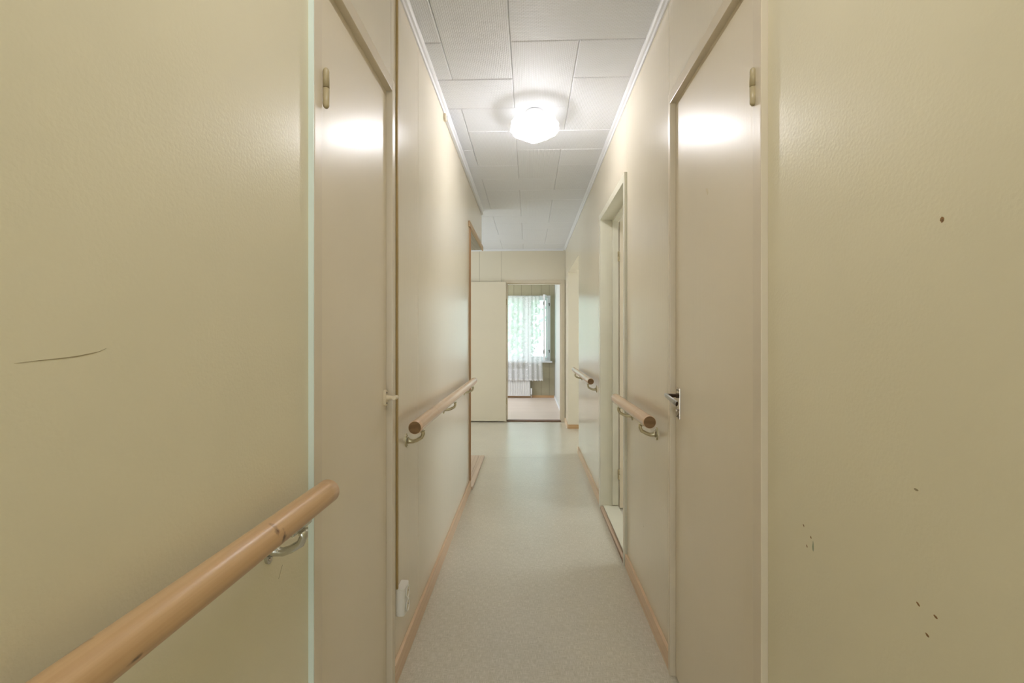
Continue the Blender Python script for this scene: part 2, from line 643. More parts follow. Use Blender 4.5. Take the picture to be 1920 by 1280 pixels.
wall_right = struct('wall_right', bm, [WALLPAINT, PANEL, GROOVE], 'cream painted right corridor wall', 'wall')

# ---- far wall with the bedroom doorway
bm = bmesh.new()
FB = FAR + 0.010
OX0, OX1, OZ = -0.372, 0.521, 2.072
for x0, x1 in ((-2.6, -0.728), (-0.728, -0.406), (-0.406, R)):
    z0 = 0 if x1 < -0.40 else OZ
    add_box(bm, x0 + G, x1 - G, FAR, FB, z0, CEIL, 0)
add_box(bm, -0.404, OX0, FAR, FB, 0, OZ, 0)
add_box(bm, -2.6, OX0, FB, FAR + 0.10, 0, CEIL, 1)
add_box(bm, OX0, W, FB, FAR + 0.10, OZ, CEIL, 1)
add_box(bm, OX1, W, FB, FAR + 0.10, 0, OZ, 1)
struct('wall_far', bm, [PANEL, GROOVE], 'cream panelled wall at the far end of the corridor', 'wall')

# ---- the rooms to either side and behind (daylight comes from these)
bm = bmesh.new()
add_box(bm, -2.72, -2.6, 3.741, 5.22, 0, CEIL)
add_box(bm, -2.72, -2.6, 6.58, 7.13, 0, CEIL)
add_box(bm, -2.72, -2.6, 5.22, 6.58, 0, 0.82)
add_box(bm, -2.72, -2.6, 5.22, 6.58, 2.08, CEIL)
add_box(bm, -2.6, L - 0.12, 3.741, 3.861, 0, CEIL)
add_box(bm, -2.6, L - 0.12, 4.745, 4.863, 2.150, CEIL)
struct('wall_hall', bm, PLAIN, 'plain wall of the side hall left of the corridor', 'wall')
bm = bmesh.new()
add_box(bm, 2.6, 2.72, 2.1, 2.62, 0, CEIL)
add_box(bm, 2.6, 2.72, 3.78, 4.82, 0, CEIL)
add_box(bm, 2.6, 2.72, 6.18, 6.62, 0, CEIL)
for y0, y1 in ((2.62, 3.78), (4.82, 6.18)):
    add_box(bm, 2.6, 2.72, y0, y1, 0, 0.82)
    add_box(bm, 2.6, 2.72, y0, y1, 2.08, CEIL)
add_box(bm, W, 2.6, 2.1, 2.2, 0, CEIL)
add_box(bm, W, 2.6, 4.25, 4.35, 0, CEIL)
add_box(bm, W, 2.6, 6.52, 6.62, 0, CEIL)
struct('wall_side_rooms', bm, PANEL, 'cream wall of the side rooms right of the corridor', 'wall')
bm = bmesh.new()
add_box(bm, L - 0.12, -0.36, -2.32, -2.2, 0, CEIL)
add_box(bm, 0.40, W, -2.32, -2.2, 0, CEIL)
add_box(bm, -0.36, 0.40, -2.32, -2.2, 0, 0.26)
add_box(bm, -0.36, 0.40, -2.32, -2.2, 2.04, CEIL)
struct('wall_back', bm, PLAIN, 'wall at the entrance end behind the viewpoint', 'wall')

# ---- bedroom beyond
BY = 9.80
WX0, WX1, WZ0, WZ1 = -0.95, 0.434, 0.752, 2.082
bm = bmesh.new()
seams = [-2.0, -1.86, -1.70, -1.58, -1.42, -1.28, -1.15, -1.0, -0.86, -0.72, -0.58, -0.425, -0.31, -0.156, 0.051, 0.249, 0.413, 0.521]
for a, b in zip(seams, seams[1:]):
    mid = (a + b) / 2
    spans = [(0, 2.5)] if mid < WX0 or mid > WX1 else [(0, WZ0), (WZ1, 2.5)]
    if a < WX1 < b or a < WX0 < b:
        cut = WX1 if a < WX1 < b else WX0
        lo, hi = (a, cut), (cut, b)
        for (p, q), inside in ((lo, a < WX1 < b), (hi, not (a < WX1 < b))):
            for z0, z1 in ([(0, WZ0), (WZ1, 2.5)] if inside else [(0, 2.5)]):
                add_box(bm, p + (0.002 if p == a else 0), q - (0.002 if q == b else 0), BY, BY + 0.012, z0, z1, 0)
        continue
    for z0, z1 in spans:
        add_box(bm, a + 0.002, b - 0.002, BY, BY + 0.012, z0, z1, 0)
add_box(bm, -2.12, WX0, BY + 0.012, BY + 0.12, 0, 2.5, 1)
add_box(bm, WX1, 0.64, BY + 0.012, BY + 0.12, 0, 2.5, 1)
add_box(bm, WX0, WX1, BY + 0.012, BY + 0.12, 0, WZ0, 1)
add_box(bm, WX0, WX1, BY + 0.012, BY + 0.12, WZ1, 2.5, 1)
OLGROOVE = Mat('olive_groove', srgb(96, 90, 72), 0.8)
struct('wall_bedroom_back', bm, [OLIVE, OLGROOVE], 'olive-grey board wall around the bedroom window', 'wall')
bm = bmesh.new()
add_box(bm, 0.523, 0.64, FAR + 0.10, BY, 0.004, 2.5)
struct('wall_bedroom_right', bm, BLUEWALL, 'pale side wall of the bedroom right of the window', 'wall')
bm = bmesh.new()
add_box(bm, -2.12, -2.0, FAR + 0.10, BY, 0.004, 2.5)
struct('wall_bedroom_left', bm, BLUEWALL)

# ================================================================== TRIM
def crown(name, axis, a, b, wall, side, label):
    bm = bmesh.new()
    s = side
    poly = [(wall, CEIL - 0.023), (wall + s * 0.006, CEIL - 0.023), (wall + s * 0.010, CEIL - 0.013), (wall + s * 0.018, CEIL - 0.010),
            (wall + s * 0.024, CEIL - 0.005), (wall + s * 0.026, CEIL), (wall, CEIL)]
    add_prism(bm, poly, axis, a, b)
    struct(name, bm, WHITETRIM, label, 'moulding')


crown('trim_1', 'Y', -2.2, 4.863, L, 1, 'white ceiling moulding along the left wall')
crown('trim_2', 'Y', -2.2, FAR, R, -1, 'white ceiling moulding along the right wall')
crown('trim_3', 'X', -2.6, R - 0.026, FAR, -1, 'white ceiling moulding on the far wall')


def board(name, label, mat, boxes, bev=0.003):
    bm = bmesh.new()
    for b in boxes:
        add_box(bm, *b, bev=bev)
    return struct(name, bm, mat, label, 'baseboard')


board('baseboard_left', 'pale pine baseboard along the left wall', OAKISH, [(L, L + 0.013, 1.674, 3.872, 0, 0.078)])
board('baseboard_right', 'pale pine baseboard between closet door and open doorway on the right', OAKISH, [(R - 0.013, R, 1.796, 2.602, 0, 0.070)])
board('baseboard_right', 'pale pine baseboard under the far right handrail', OAKISH, [(R - 0.013, R, 3.556, 5.135, 0, 0.070)])
board('baseboard_right', 'pale baseboard beside the far doorway', OAKISH, [(R - 0.013, R, 6.52, 7.02, 0, 0.06)])
board('baseboard_far', 'short pine baseboard inside the side opening on the right', OAKX, [(R + 0.001, 2.58, 6.507, 6.52, 0, 0.055)])
board('baseboard_bedroom', 'brown baseboard under the bedroom window', OAKX, [(-1.98, 0.52, BY - 0.013, BY, 0.004, 0.05)])
board('baseboard_bedroom', 'pale baseboard along the bedroom side wall', WHITETRIM, [(0.510, 0.523, 7.14, BY - 0.014, 0.004, 0.05)])

# wide opening on the left: wood header, jamb and floor planks
op = thing('door_5', 'wide cased opening on the left wall with raw wood header', 'opening', (L, 3.861, 0), kind='structure')
bm = bmesh.new()
add_box(bm, L - 0.115, L + 0.012, 3.862, 3.876, 0.025, 2.150, bev=0.002)
obj('jamb', bm, BROWNWOOD, op)
bm = bmesh.new()
add_box(bm, L - 0.12, L - 0.002, 3.878, 4.863, 2.118, 2.149)
obj('soffit_board', bm, GREYWOOD, op)
bm = bmesh.new()
add_box(bm, L + 0.000, L + 0.013, 3.800, 4.905, 2.118, 2.162, bev=0.002)
obj('header_casing', bm, make_wood('header_wood', srgb(206, 178, 138), srgb(180, 148, 108), 0.45, 'Y'), op)
bm = bmesh.new()
for x0, x1 in ((-0.512, -0.457), (-0.612, -0.514), (-0.75, -0.614), (-0.90, -0.752), (-1.05, -0.902)):
    add_box(bm, x0, x1, 3.885 if x1 > -0.48 else 3.885, 4.922, 0.0, 0.022, bev=0.002)
struct('trim_4', bm, THRESH, 'pinkish wood threshold planks on the floor of the left opening', 'threshold')

# ================================================================== DOORS
def hinge_part(parent, x, y, z, h, r=0.0075):
    bm = bmesh.new()
    prof = lambda z0, z1: [(r * 0.5, z0), (r, z0 + r * 0.6), (r, z1)]
    add_lathe(bm, [(r * 0.45, -h / 2), (r * 0.85, -h / 2 + r * 0.5), (r, -h / 2 + r * 1.1), (r, -0.001)], (x, y, z), 'Z', 14)
    add_lathe(bm, [(r, 0.001), (r, h / 2 - r * 1.1), (r * 0.85, h / 2 - r * 0.5), (r * 0.45, h / 2)], (x, y, z), 'Z', 14)
    add_lathe(bm, [(r * 0.7, -0.002), (r * 0.7, 0.002)], (x, y, z), 'Z', 14)
    return obj('hinge', bm, HINGEPAINT, parent)


def closet_door(name, label, side, face, near0, near1, far0, far1, ztop, zsoff, zhead, wall, leaf):
    """side=-1 left wall, +1 right wall; face = x of casing face, leaf = x of leaf face"""
    d = thing(name, label, 'door', (wall, near0, 0), kind='structure')
    back = wall + side * 0.072
    bm = bmesh.new()
    add_box(bm, face, back, near0, near1, 0, zhead, bev=0.0025)      # near jamb
    add_box(bm, face, back, far0, far1, 0, zhead, bev=0.0025)        # far jamb
    add_box(bm, face, back, near1, far0, zsoff, zhead, bev=0.0025)   # head
    add_box(bm, leaf + side * 0.002, back, near1, far0, ztop + 0.003, zsoff)      # rebate over the leaf
    add_box(bm, leaf + side * 0.002, back, far0 - 0.006, far0, 0, ztop + 0.003)
    obj('door_frame', bm, TRIMPAINT, d)
    bm = bmesh.new()
    add_box(bm, leaf, leaf + side * 0.040, near1 + 0.002, far0 - 0.009, 0.008, ztop, bev=0.002)
    obj('door_leaf', bm, DOORPAINT, d)
    return d


d1 = closet_door('door_1', 'flat cream closet door on the left with a small painted pull', -1, -0.470, 1.036, 1.0765, 1.638, 1.6705, 2.062, 2.083, 2.1245, L, -0.490)
d2 = closet_door('door_2', 'flat cream closet door on the right with a nickel lever handle', 1, 0.513, 1.0815, 1.121, 1.769, 1.7925, 2.072, 2.087, 2.1265, R, 0.532)
# side strip of the left casing, paint whitened to stand in for daylight
bm = bmesh.new()
add_box(bm, L, -0.4705, 1.0325, 1.0358, 0.0, 2.5)
lab(obj('casing_edge_strip', bm, Mat('pale_green_strip', srgb(226, 236, 226), 0.35), d1), 'pale greenish edge strip')
hinge_part(d1, -0.4645, 1.0835, 1.805, 0.092)
hinge_part(d2, 0.5105, 1.1140, 1.806, 0.086)

# painted pull on the left door
pl = thing_part = None
bm = bmesh.new()
prof = []
kx, ky, kz = -0.490, 1.606, 1.030
n = 28
front, backr = [], []
for k in range(n):
    a = 2 * PI * k / n
    w = 0.0135 * (1 + 0.25 * math.cos(2 * a))
    front.append((ky + 0.011 * math.cos(a), kz + 0.0275 * math.sin(a)))
add_prism(bm, front, 'X', kx, kx + 0.0095)
add_tube(bm, [(kx + 0.004, ky, kz), (kx + 0.012, ky, kz), (kx + 0.024, ky - 0.001, kz + 0.001), (kx + 0.034, ky - 0.002, kz + 0.001)],
         [(0.0105, 0.014), (0.0085, 0.0095), (0.007, 0.0065), (0.0072, 0.0068)], 14)
pull = obj('pull_handle', bm, KNOBPAINT, d1)
bm = bmesh.new()
add_tube(bm, [(kx + 0.039, ky - 0.018, kz + 0.002), (kx + 0.038, ky - 0.010, kz + 0.002), (kx + 0.037, ky, kz + 0.001), (kx + 0.038, ky + 0.010, kz + 0.001), (kx + 0.040, ky + 0.017, kz + 0.002)],
         [0.0062, 0.0072, 0.008, 0.0072, 0.006], 14)
g = obj('grip', bm, KNOBPAINT, pull)
for dz in (0.0175, -0.0175):
    bm = bmesh.new()
    add_lathe(bm, [(0.0032, 0.0), (0.0028, 0.0012)], (kx + 0.0095, ky, kz + dz), 'X', 10)
    obj('screw', bm, BLACK, pull)

# lever handle on the right door
lx, ly = 0.532, 1.722
bm = bmesh.new()
add_box(bm, lx - 0.004, lx, ly - 0.016, ly + 0.016, 0.945, 1.055, bev=0.0018)
plate = lab(obj('lever_handle', bm, STEEL, d2), 'nickel lever handle on a long backplate')
bm = bmesh.new()
add_lathe(bm, [(0.0085, 0.0), (0.0085, -0.007), (0.0065, -0.008), (0.0065, -0.044)], (lx - 0.004, ly, 1.028), 'X', 16)
obj('spindle', bm, DARKMETAL, plate)
bm = bmesh.new()
xs = lx - 0.046
add_tube(bm, [(xs + 0.001, ly + 0.008, 1.030), (xs, ly + 0.002, 1.030), (xs - 0.001, ly - 0.018, 1.0285), (xs + 0.002, ly - 0.045, 1.0225), (xs + 0.007, ly - 0.070, 1.016), (xs + 0.011, ly - 0.088, 1.0105)],
         [(0.0055, 0.0060), (0.0062, 0.0070), (0.0058, 0.0078), (0.0050, 0.0090), (0.0048, 0.0096), (0.0046, 0.0090)], 18, 0, 1)
obj('lever', bm, [LEVERMETAL, DARKMETAL], plate)
bm = bmesh.new()
add_tube(bm, [(lx - 0.006, ly - 0.002, 0.979), (lx - 0.010, ly - 0.002, 0.976), (lx - 0.010, ly - 0.001, 0.968), (lx - 0.008, ly + 0.003, 0.960), (lx - 0.007, ly + 0.006, 0.954)], [0.004, 0.0045, 0.0035, 0.003, 0.0035], 10)
obj('thumb_turn', bm, STEEL, plate)
for dy, z in ((-0.010, 1.047), (0.010, 1.047), (-0.010, 0.953), (0.010, 0.953)):
    bm = bmesh.new()
    add_lathe(bm, [(0.0032, 0.0), (0.0028, -0.0012)], (lx - 0.004, ly + dy, z), 'X', 10)
    obj('screw', bm, BLACK, plate)
# paint filler patch on the right door
bm = bmesh.new()
add_prism(bm, [(1.445, 1.665), (1.452, 1.660), (1.456, 1.668), (1.464, 1.674), (1.462, 1.682), (1.454, 1.680), (1.449, 1.673)], 'X', 0.5314, 0.5322)
lab(obj('filler_patch', bm, FILLER, d2), 'small pale filler patch')

# far doorway and its open leaf
d3 = thing('door_3', 'cream door opened flat against the far wall beside the bedroom doorway', 'door', (0.05, FAR, 0), kind='structure')
bm = bmesh.new()
add_box(bm, OX0, -0.328, FAR - 0.012, FAR + 0.10, 0, 2.026, bev=0.002)
add_box(bm, 0.467, OX1, FAR - 0.012, FAR + 0.10, 0, 2.026, bev=0.002)
add_box(bm, OX0, OX1, FAR - 0.012, FAR + 0.10, 2.026, OZ, bev=0.002)
add_box(bm, 0.454, 0.467, FAR + 0.045, FAR + 0.10, 0, 2.013)
add_box(bm, -0.328, -0.315, FAR + 0.045, FAR + 0.10, 0, 2.013)
add_box(bm, -0.328, 0.467, FAR + 0.045, FAR + 0.10, 2.013, 2.026)
obj('door_frame', bm, TRIMPAINT, d3)
bm = bmesh.new()
add_box(bm, -1.150, -0.336, FAR - 0.062, FAR - 0.022, 0.017, 2.040, bev=0.002)
obj('door_leaf', bm, DOORPAINT, d3)
bm = bmesh.new()
add_box(bm, -0.327, 0.466, FAR - 0.004, FAR + 0.10, 0.0, 0.016, bev=0.003)
obj('threshold', bm, DARKWOOD, d3)
for hz in (0.3, 1.75):
    hinge_part(d3, -0.332, FAR - 0.030, hz, 0.09, 0.006)

# open doorway on the right with deep jambs
d4 = thing('door_4', 'open cased doorway in the right wall with deep cream jambs', 'door', (R, 3.1, 0), kind='structure')
bm = bmesh.new()
J0, J1, JZ = 2.645, 3.485, 2.080
add_box(bm, 0.513, W, 2.606, J0, 0, 2.126, bev=0.0025)
add_box(bm, 0.513, W, J1, 3.551, 0, 2.126, bev=0.0025)
add_box(bm, 0.513, W, J0, J1, JZ, 2.126, bev=0.0025)
add_box(bm, 0.600, W, J1 - 0.014, J1, 0.03, JZ)
add_box(bm, 0.600, W, J0, J0 + 0.014, 0.03, JZ)
add_box(bm, 0.600, W, J0 + 0.014, J1 - 0.014, JZ - 0.014, JZ)
obj('door_frame', bm, PALETRIM, d4)
bm = bmesh.new()
add_box(bm, 0.535, W, J0, J1, 0, 0.024, bev=0.003)
obj('threshold', bm, PALETRIM, d4)
bm = bmesh.new()
add_box(bm, 0.512, 0.534, J0, J1, 0, 0.018, bev=0.003)
lab(obj('threshold_edge', bm, make_wood('worn_edge_wood', srgb(196, 170, 146), srgb(120, 92, 70), 0.5, 'Y'), d4), 'worn brown threshold edge')
bm = bmesh.new()
add_box(bm, W + 0.010, W + 0.80, J1 - 0.010, J1 + 0.030, 0.010, 2.070, bev=0.002)
obj('door_leaf', bm, DOORPAINT, d4)
hinge_part(d4, W + 0.003, J1 - 0.016, 1.815, 0.075, 0.007)
hinge_part(d4, W + 0.003, J1 - 0.016, 0.25, 0.075, 0.007)

# ================================================================== BEDROOM WINDOW
w1 = thing('window_1', 'white bedroom window with an inner sash swung open on the right', 'window', (-0.25, BY, WZ0), kind='structure')
bm = bmesh.new()
FY0, FY1 = BY - 0.008, BY + 0.11
t = 0.045
add_box(bm, WX0, WX0 + t, FY0, FY1, WZ0, WZ1)
add_box(bm, WX1 - t, WX1, FY0, FY1, WZ0, WZ1)
add_box(bm, WX0 + t, WX1 - t, FY0, FY1, WZ1 - t, WZ1)
add_box(bm, WX0 + t, WX1 - t, FY0, FY1, WZ0, WZ0 + t)
add_box(bm, -0.087, 0.0, FY0, FY1, WZ0 + t, WZ1 - t)
obj('window_frame', bm, WHITETRIM, w1)
bm = bmesh.new()
add_box(bm, WX0 - 0.03, WX1 + 0.034, BY - 0.075, BY - 0.009, WZ0 - 0.03, WZ0 - 0.002, bev=0.003)
obj('window_sill', bm, WHITETRIM, w1)


def sash(name, x0, x1, z0, z1, y0, y1, bars=(), tt=0.045):
    bm = bmesh.new()
    add_box(bm, x0, x0 + tt, y0, y1, z0, z1)
    add_box(bm, x1 - tt, x1, y0, y1, z0, z1)
    add_box(bm, x0 + tt, x1 - tt, y0, y1, z1 - tt, z1)
    add_box(bm, x0 + tt, x1 - tt, y0, y1, z0, z0 + tt)
    for zb in bars:
        add_box(bm, x0 + tt, x1 - tt, y0, y1, zb, zb + 0.04)
    s = obj(name, bm, WHITETRIM, w1)
    bm = bmesh.new()
    ym = (y0 + y1) / 2
    zs = [z0 + tt] + [b for zb in bars for b in (zb, zb + 0.04)] + [z1 - tt]
    for a, b in zip(zs[::2], zs[1::2]):
        add_box(bm, x0 + tt, x1 - tt, ym - 0.002, ym + 0.002, a, b)
    p = obj('pane', bm, PANE, w1)
    p.parent = s
    return s


sash('outer_sash', WX0 + t, -0.087, WZ0 + t, WZ1 - t, BY + 0.06, BY + 0.10, bars=(1.74,))
sash('outer_sash', 0.0, WX1 - t, WZ0 + t, WZ1 - t, BY + 0.06, BY + 0.10)
# inner sash swung into the room, seen nearly edge-on
bm = bmesh.new()
sx, sy0, sy1 = 0.350, BY - 0.40, BY - 0.012
sz0, sz1 = WZ0 + 0.03, WZ1 - 0.01


def slab(p, q, z0, z1, th):
    d = (Vector(q) - Vector(p)).normalized()
    nrm = Vector((-d.y, d.x)) * th / 2
    P_ = Vector(p)
    Q_ = Vector(q)
    poly = [tuple(P_ - nrm), tuple(Q_ - nrm), tuple(Q_ + nrm), tuple(P_ + nrm)]
    add_prism(bm, poly, 'Z', z0, z1)


hx, hy, ex, ey = 0.372, BY - 0.012, 0.292, BY - 0.40
def lp(u):
    return (hx + (ex - hx) * u, hy + (ey - hy) * u)
slab(lp(0), lp(0.11), sz0, sz1, 0.036)
slab(lp(0.89), lp(1), sz0, sz1, 0.036)
slab(lp(0.11), lp(0.89), sz1 - 0.045, sz1, 0.036)
slab(lp(0.11), lp(0.89), sz0, sz0 + 0.045, 0.036)
s2 = lab(obj('inner_sash', bm, WHITETRIM, w1), 'white inner sash swung open into the room')
bm = bmesh.new()
slab(lp(0.11), lp(0.89), sz0 + 0.045, sz1 - 0.045, 0.004)
p2 = obj('pane', bm, PANE, w1)
p2.parent = s2
for hz in (0.95, 1.90):
    bm = bmesh.new()
    add_lathe(bm, [(0.006, -0.035), (0.007, -0.03), (0.007, 0.03), (0.006, 0.035)], (ex - 0.012, ey - 0.010, hz), 'Z', 10)
    hh = obj('catch', bm, DARKMETAL, w1)
    hh.parent = s2
    bm = bmesh.new()
    add_lathe(bm, [(0.005, -0.03), (0.006, -0.025), (0.006, 0.025), (0.005, 0.03)], (0.414, FY0 - 0.008, hz), 'Z', 10)
    add_box(bm, 0.380, 0.410, FY0 - 0.006, FY0, hz + 0.01, hz + 0.018)
    obj('hinge', bm, DARKMETAL, w1)

# hidden side windows: plain frames round the daylight openings
def side_frame(name, xa, xb, y0, y1, label):
    bm = bmesh.new()
    for a, b, c, d in ((y0, y0 + 0.05, 0.82, 2.08), (y1 - 0.05, y1, 0.82, 2.08), (y0 + 0.05, y1 - 0.05, 0.82, 0.87), (y0 + 0.05, y1 - 0.05, 2.03, 2.08)):
        add_box(bm, xa, xb, a, b, c, d)
    struct(name, bm, WHITETRIM, label, 'window')


side_frame('window_2', -2.70, -2.63, 5.22, 6.58, 'white window frame of the side hall')
side_frame('window_3', 2.63, 2.70, 2.62, 3.78, 'white window frame of the near side room')
side_frame('window_4', 2.63, 2.70, 4.82, 6.18, 'white window frame of the far side room')
bm = bmesh.new()
for b in ((-0.36, -0.31, 0.26, 2.04), (0.35, 0.40, 0.26, 2.04), (-0.31, 0.35, 0.26, 0.31), (-0.31, 0.35, 1.99, 2.04)):
    add_box(bm, b[0], b[1], -2.30, -2.24, b[2], b[3])
struct('window_5', bm, WHITETRIM, 'glazed entrance frame behind the viewpoint', 'window')

# ================================================================== THINGS
# ---- curtain rod and lace curtains
rod = thing('curtain_rod', 'thin white curtain rod above the bedroom window', 'curtain rod', (-0.35, BY - 0.05, 2.075))
bm = bmesh.new()
add_tube(bm, [(-1.0, BY - 0.06, 2.068), (0.26, BY - 0.06, 2.068)], 0.006, 10)
obj('rod', bm, WHITETRIM, rod)
for x in (-0.98, 0.02, 0.24):
    bm = bmesh.new()
    add_box(bm, x - 0.006, x + 0.006, BY - 0.062, BY - 0.008, 2.074, 2.084)
    obj('rod_bracket', bm, WHITETRIM, rod)


def curtain(x0, x1, zb, mat, label, waves, amp, y, taper=0.0):
    bm = bmesh.new()
    nx, nz = 90, 46
    vs = []
    for j in range(nz + 1):
        tz = j / nz
        row = []
        for i in range(nx + 1):
            u = i / nx
            x = x0 + (x1 + taper * tz - x0) * u
            a = amp * (0.5 + 0.5 * tz)
            yy = y + a * math.sin(u * waves * 2 * PI + 0.6 * math.sin(tz * 3)) + 0.3 * a * math.sin(u * waves * 4.7 + 1 + tz)
            zlow = zb + 0.006 * math.sin(u * waves * 12)
            row.append(bm.verts.new((x, yy, 2.060 + (zlow - 2.060) * tz)))
        vs.append(row)
    for j in range(nz):
        for i in range(nx):
            f = bm.faces.new((vs[j][i], vs[j][i + 1], vs[j + 1][i + 1], vs[j + 1][i]))
            f.smooth = True
    o = obj('lace_curtain', bm, mat)
    s = o.modifiers.new('thickness', 'SOLIDIFY')
    s.thickness = 0.0006
    return tag(o, label, 'curtain', 'lace curtains at the bedroom window')


curtain(-1.0, 0.012, 0.352, LACE_A, 'wide sheer white lace curtain hanging left over the window and radiator', 9, 0.012, BY - 0.100)
curtain(-0.02, 0.21, 0.358, LACE_B, 'narrow white lace curtain with darker flowers on the right of the window', 3, 0.010, BY - 0.128, 0.07)

# ---- radiator
ra = thing('radiator', 'white ribbed panel radiator under the bedroom window behind lace', 'radiator', (-0.5, BY - 0.04, 0.004))
bm = bmesh.new()
RX0, RX1, RZ0, RZ1 = -1.05, 0.022, 0.045, 0.60
pts = []
nrib = 30
stepx = (RX1 - RX0) / nrib
front = BY - 0.075
for k in range(nrib):
    x = RX0 + k * stepx
    pts += [(x, front), (x + stepx * 0.62, front), (x + stepx * 0.70, front + 0.010), (x + stepx * 0.92, front + 0.010)]
poly = pts + [(RX1, front), (RX1, BY - 0.030), (RX0, BY - 0.030)]
add_prism(bm, poly, 'Z', RZ0 + 0.02, RZ1 - 0.02)
add_box(bm, RX0 - 0.004, RX1 + 0.004, front - 0.004, BY - 0.028, RZ1 - 0.02, RZ1, bev=0.003)
add_box(bm, RX0 - 0.004, RX1 + 0.004, front - 0.004, BY - 0.028, RZ0, RZ0 + 0.02, bev=0.003)
obj('radiator_panel', bm, RADW, ra)
bm = bmesh.new()
add_box(bm, RX1 + 0.006, RX1 + 0.040, front + 0.004, BY - 0.034, 0.075, 0.20, bev=0.006)
obj('valve_cover', bm, RADW, ra)
bm = bmesh.new()
add_tube(bm, [(RX1 + 0.022, BY - 0.05, 0.075), (RX1 + 0.022, BY - 0.05, 0.005)], 0.006, 10)
obj('pipe', bm, RADW, ra)
for x in (-0.85, -0.2):
    bm = bmesh.new()
    add_box(bm, x - 0.015, x + 0.015, BY - 0.030, BY - 0.001, 0.15, 0.50)
    obj('wall_bracket', bm, RADW, ra)

# ---- handrails
def bracket(parent, wall, side, y, zrail, xrail, r, mat):
    """side=+1: wall is on the left (arm reaches towards +X)"""
    pz = zrail - 0.068
    bm = bmesh.new()
    a = wall + side * 0.005
    top = zrail - r - 0.004
    path = [(a, y, pz), (a + side * 0.010, y, pz - 0.003), (a + side * 0.024, y, pz - 0.004), (a + side * 0.038, y, pz + 0.001),
            (xrail - side * 0.006 + side * 0.010, y, pz + 0.012), (xrail + side * 0.010, y, pz + 0.026), (xrail + side * 0.008, y, top - 0.003)]
    add_tube(bm, path, [(0.012, 0.015), (0.0085, 0.0095), (0.0080, 0.0078), (0.0080, 0.0074), (0.0080, 0.0074), (0.0082, 0.0074), (0.013, 0.009)], 14)
    # saddle strip under the rail
    add_box(bm, xrail - 0.009, xrail + 0.009, y - 0.036, y + 0.036, top - 0.0015, top + 0.0045, bev=0.001)
    br = obj('bracket', bm, mat, parent)
    bm = bmesh.new()
    poly = [(y + 0.0135 * math.cos(2 * PI * k / 24), pz + 0.0265 * math.sin(2 * PI * k / 24)) for k in range(24)]
    add_prism(bm, poly, 'X', wall, wall + side * 0.005)
    p = obj('wall_plate', bm, mat, parent)
    p.parent = br
    for dz in (0.018, -0.018):
        bm = bmesh.new()
        add_lathe(bm, [(0.0034, 0.0), (0.0026, side * 0.0016)], (wall + side * 0.005, y, pz + dz), 'X', 10)
        s = obj('screw', bm, STEEL, parent)
        s.parent = br
    return br


def handrail(label, wall, side, xr, zr, r, y0, y1, ys, wood, metal, joints=(), bend=0.0):
    t = thing('handrail', label, 'handrail', (wall, (y0 + y1) / 2, zr), 'round wooden handrails along the corridor')
    bm = bmesh.new()
    n = 48
    path, rads = [], []
    for i in range(n + 1):
        u = i / n
        y = y0 + (y1 - y0) * u
        dx = bend * math.sin(u * 7.0) * 0.6 + bend * math.sin(u * 17 + 1) * 0.4
        dz = bend * 0.6 * math.sin(u * 9 + 2)
        rr = r
        if i in (0, n):
            rr = r - 0.0015
        path.append((xr + dx, y, zr + dz))
        rads.append(rr)
    path.insert(1, (path[0][0], path[0][1] + 0.0015, path[0][2]))
    rads.insert(1, r)
    path.insert(-1, (path[-1][0], path[-1][1] - 0.0015, path[-1][2]))
    rads.insert(-1, r)
    add_tube(bm, path, rads, 36, 0, 1)
    obj('rail', bm, [wood, ENDGRAIN], t)
    for jy in joints:
        bm = bmesh.new()
        add_lathe(bm, [(r - 0.001, -0.0008), (r + 0.0002, -0.0006), (r + 0.0002, 0.0006), (r - 0.001, 0.0008)], (xr, jy, zr), 'Y', 36)
        obj('joint_line', bm, JOINT, t)
    for y in ys:
        bracket(t, wall, side, y, zr, xr, r, metal)
    return t


handrail('thick varnished wooden handrail with dark knots in the left foreground', L, 1, -0.424, 0.912, 0.0245, -0.55, 1.000, (-0.3, 0.868), RAIL_OLD, CHROME, bend=0.0022)
handrail('long pale wooden handrail on the left wall past the closet door', L, 1, -0.424, 0.899, 0.0245, 1.768, 3.690, (1.866, 2.690, 3.545), RAIL_NEW, CREAMMETAL, joints=(2.12,))
handrail('short pale wooden handrail between the right closet door and the open doorway', R, -1, 0.468, 0.905, 0.0245, 1.880, 2.620, (2.000, 2.475), RAIL_NEW, CREAMMETAL, joints=(2.06,))
handrail('far pale wooden handrail on the right wall beyond the open doorway', R, -1, 0.468, 0.899, 0.0235, 3.660, 5.040, (3.765, 4.82), RAIL_NEW, CREAMMETAL)

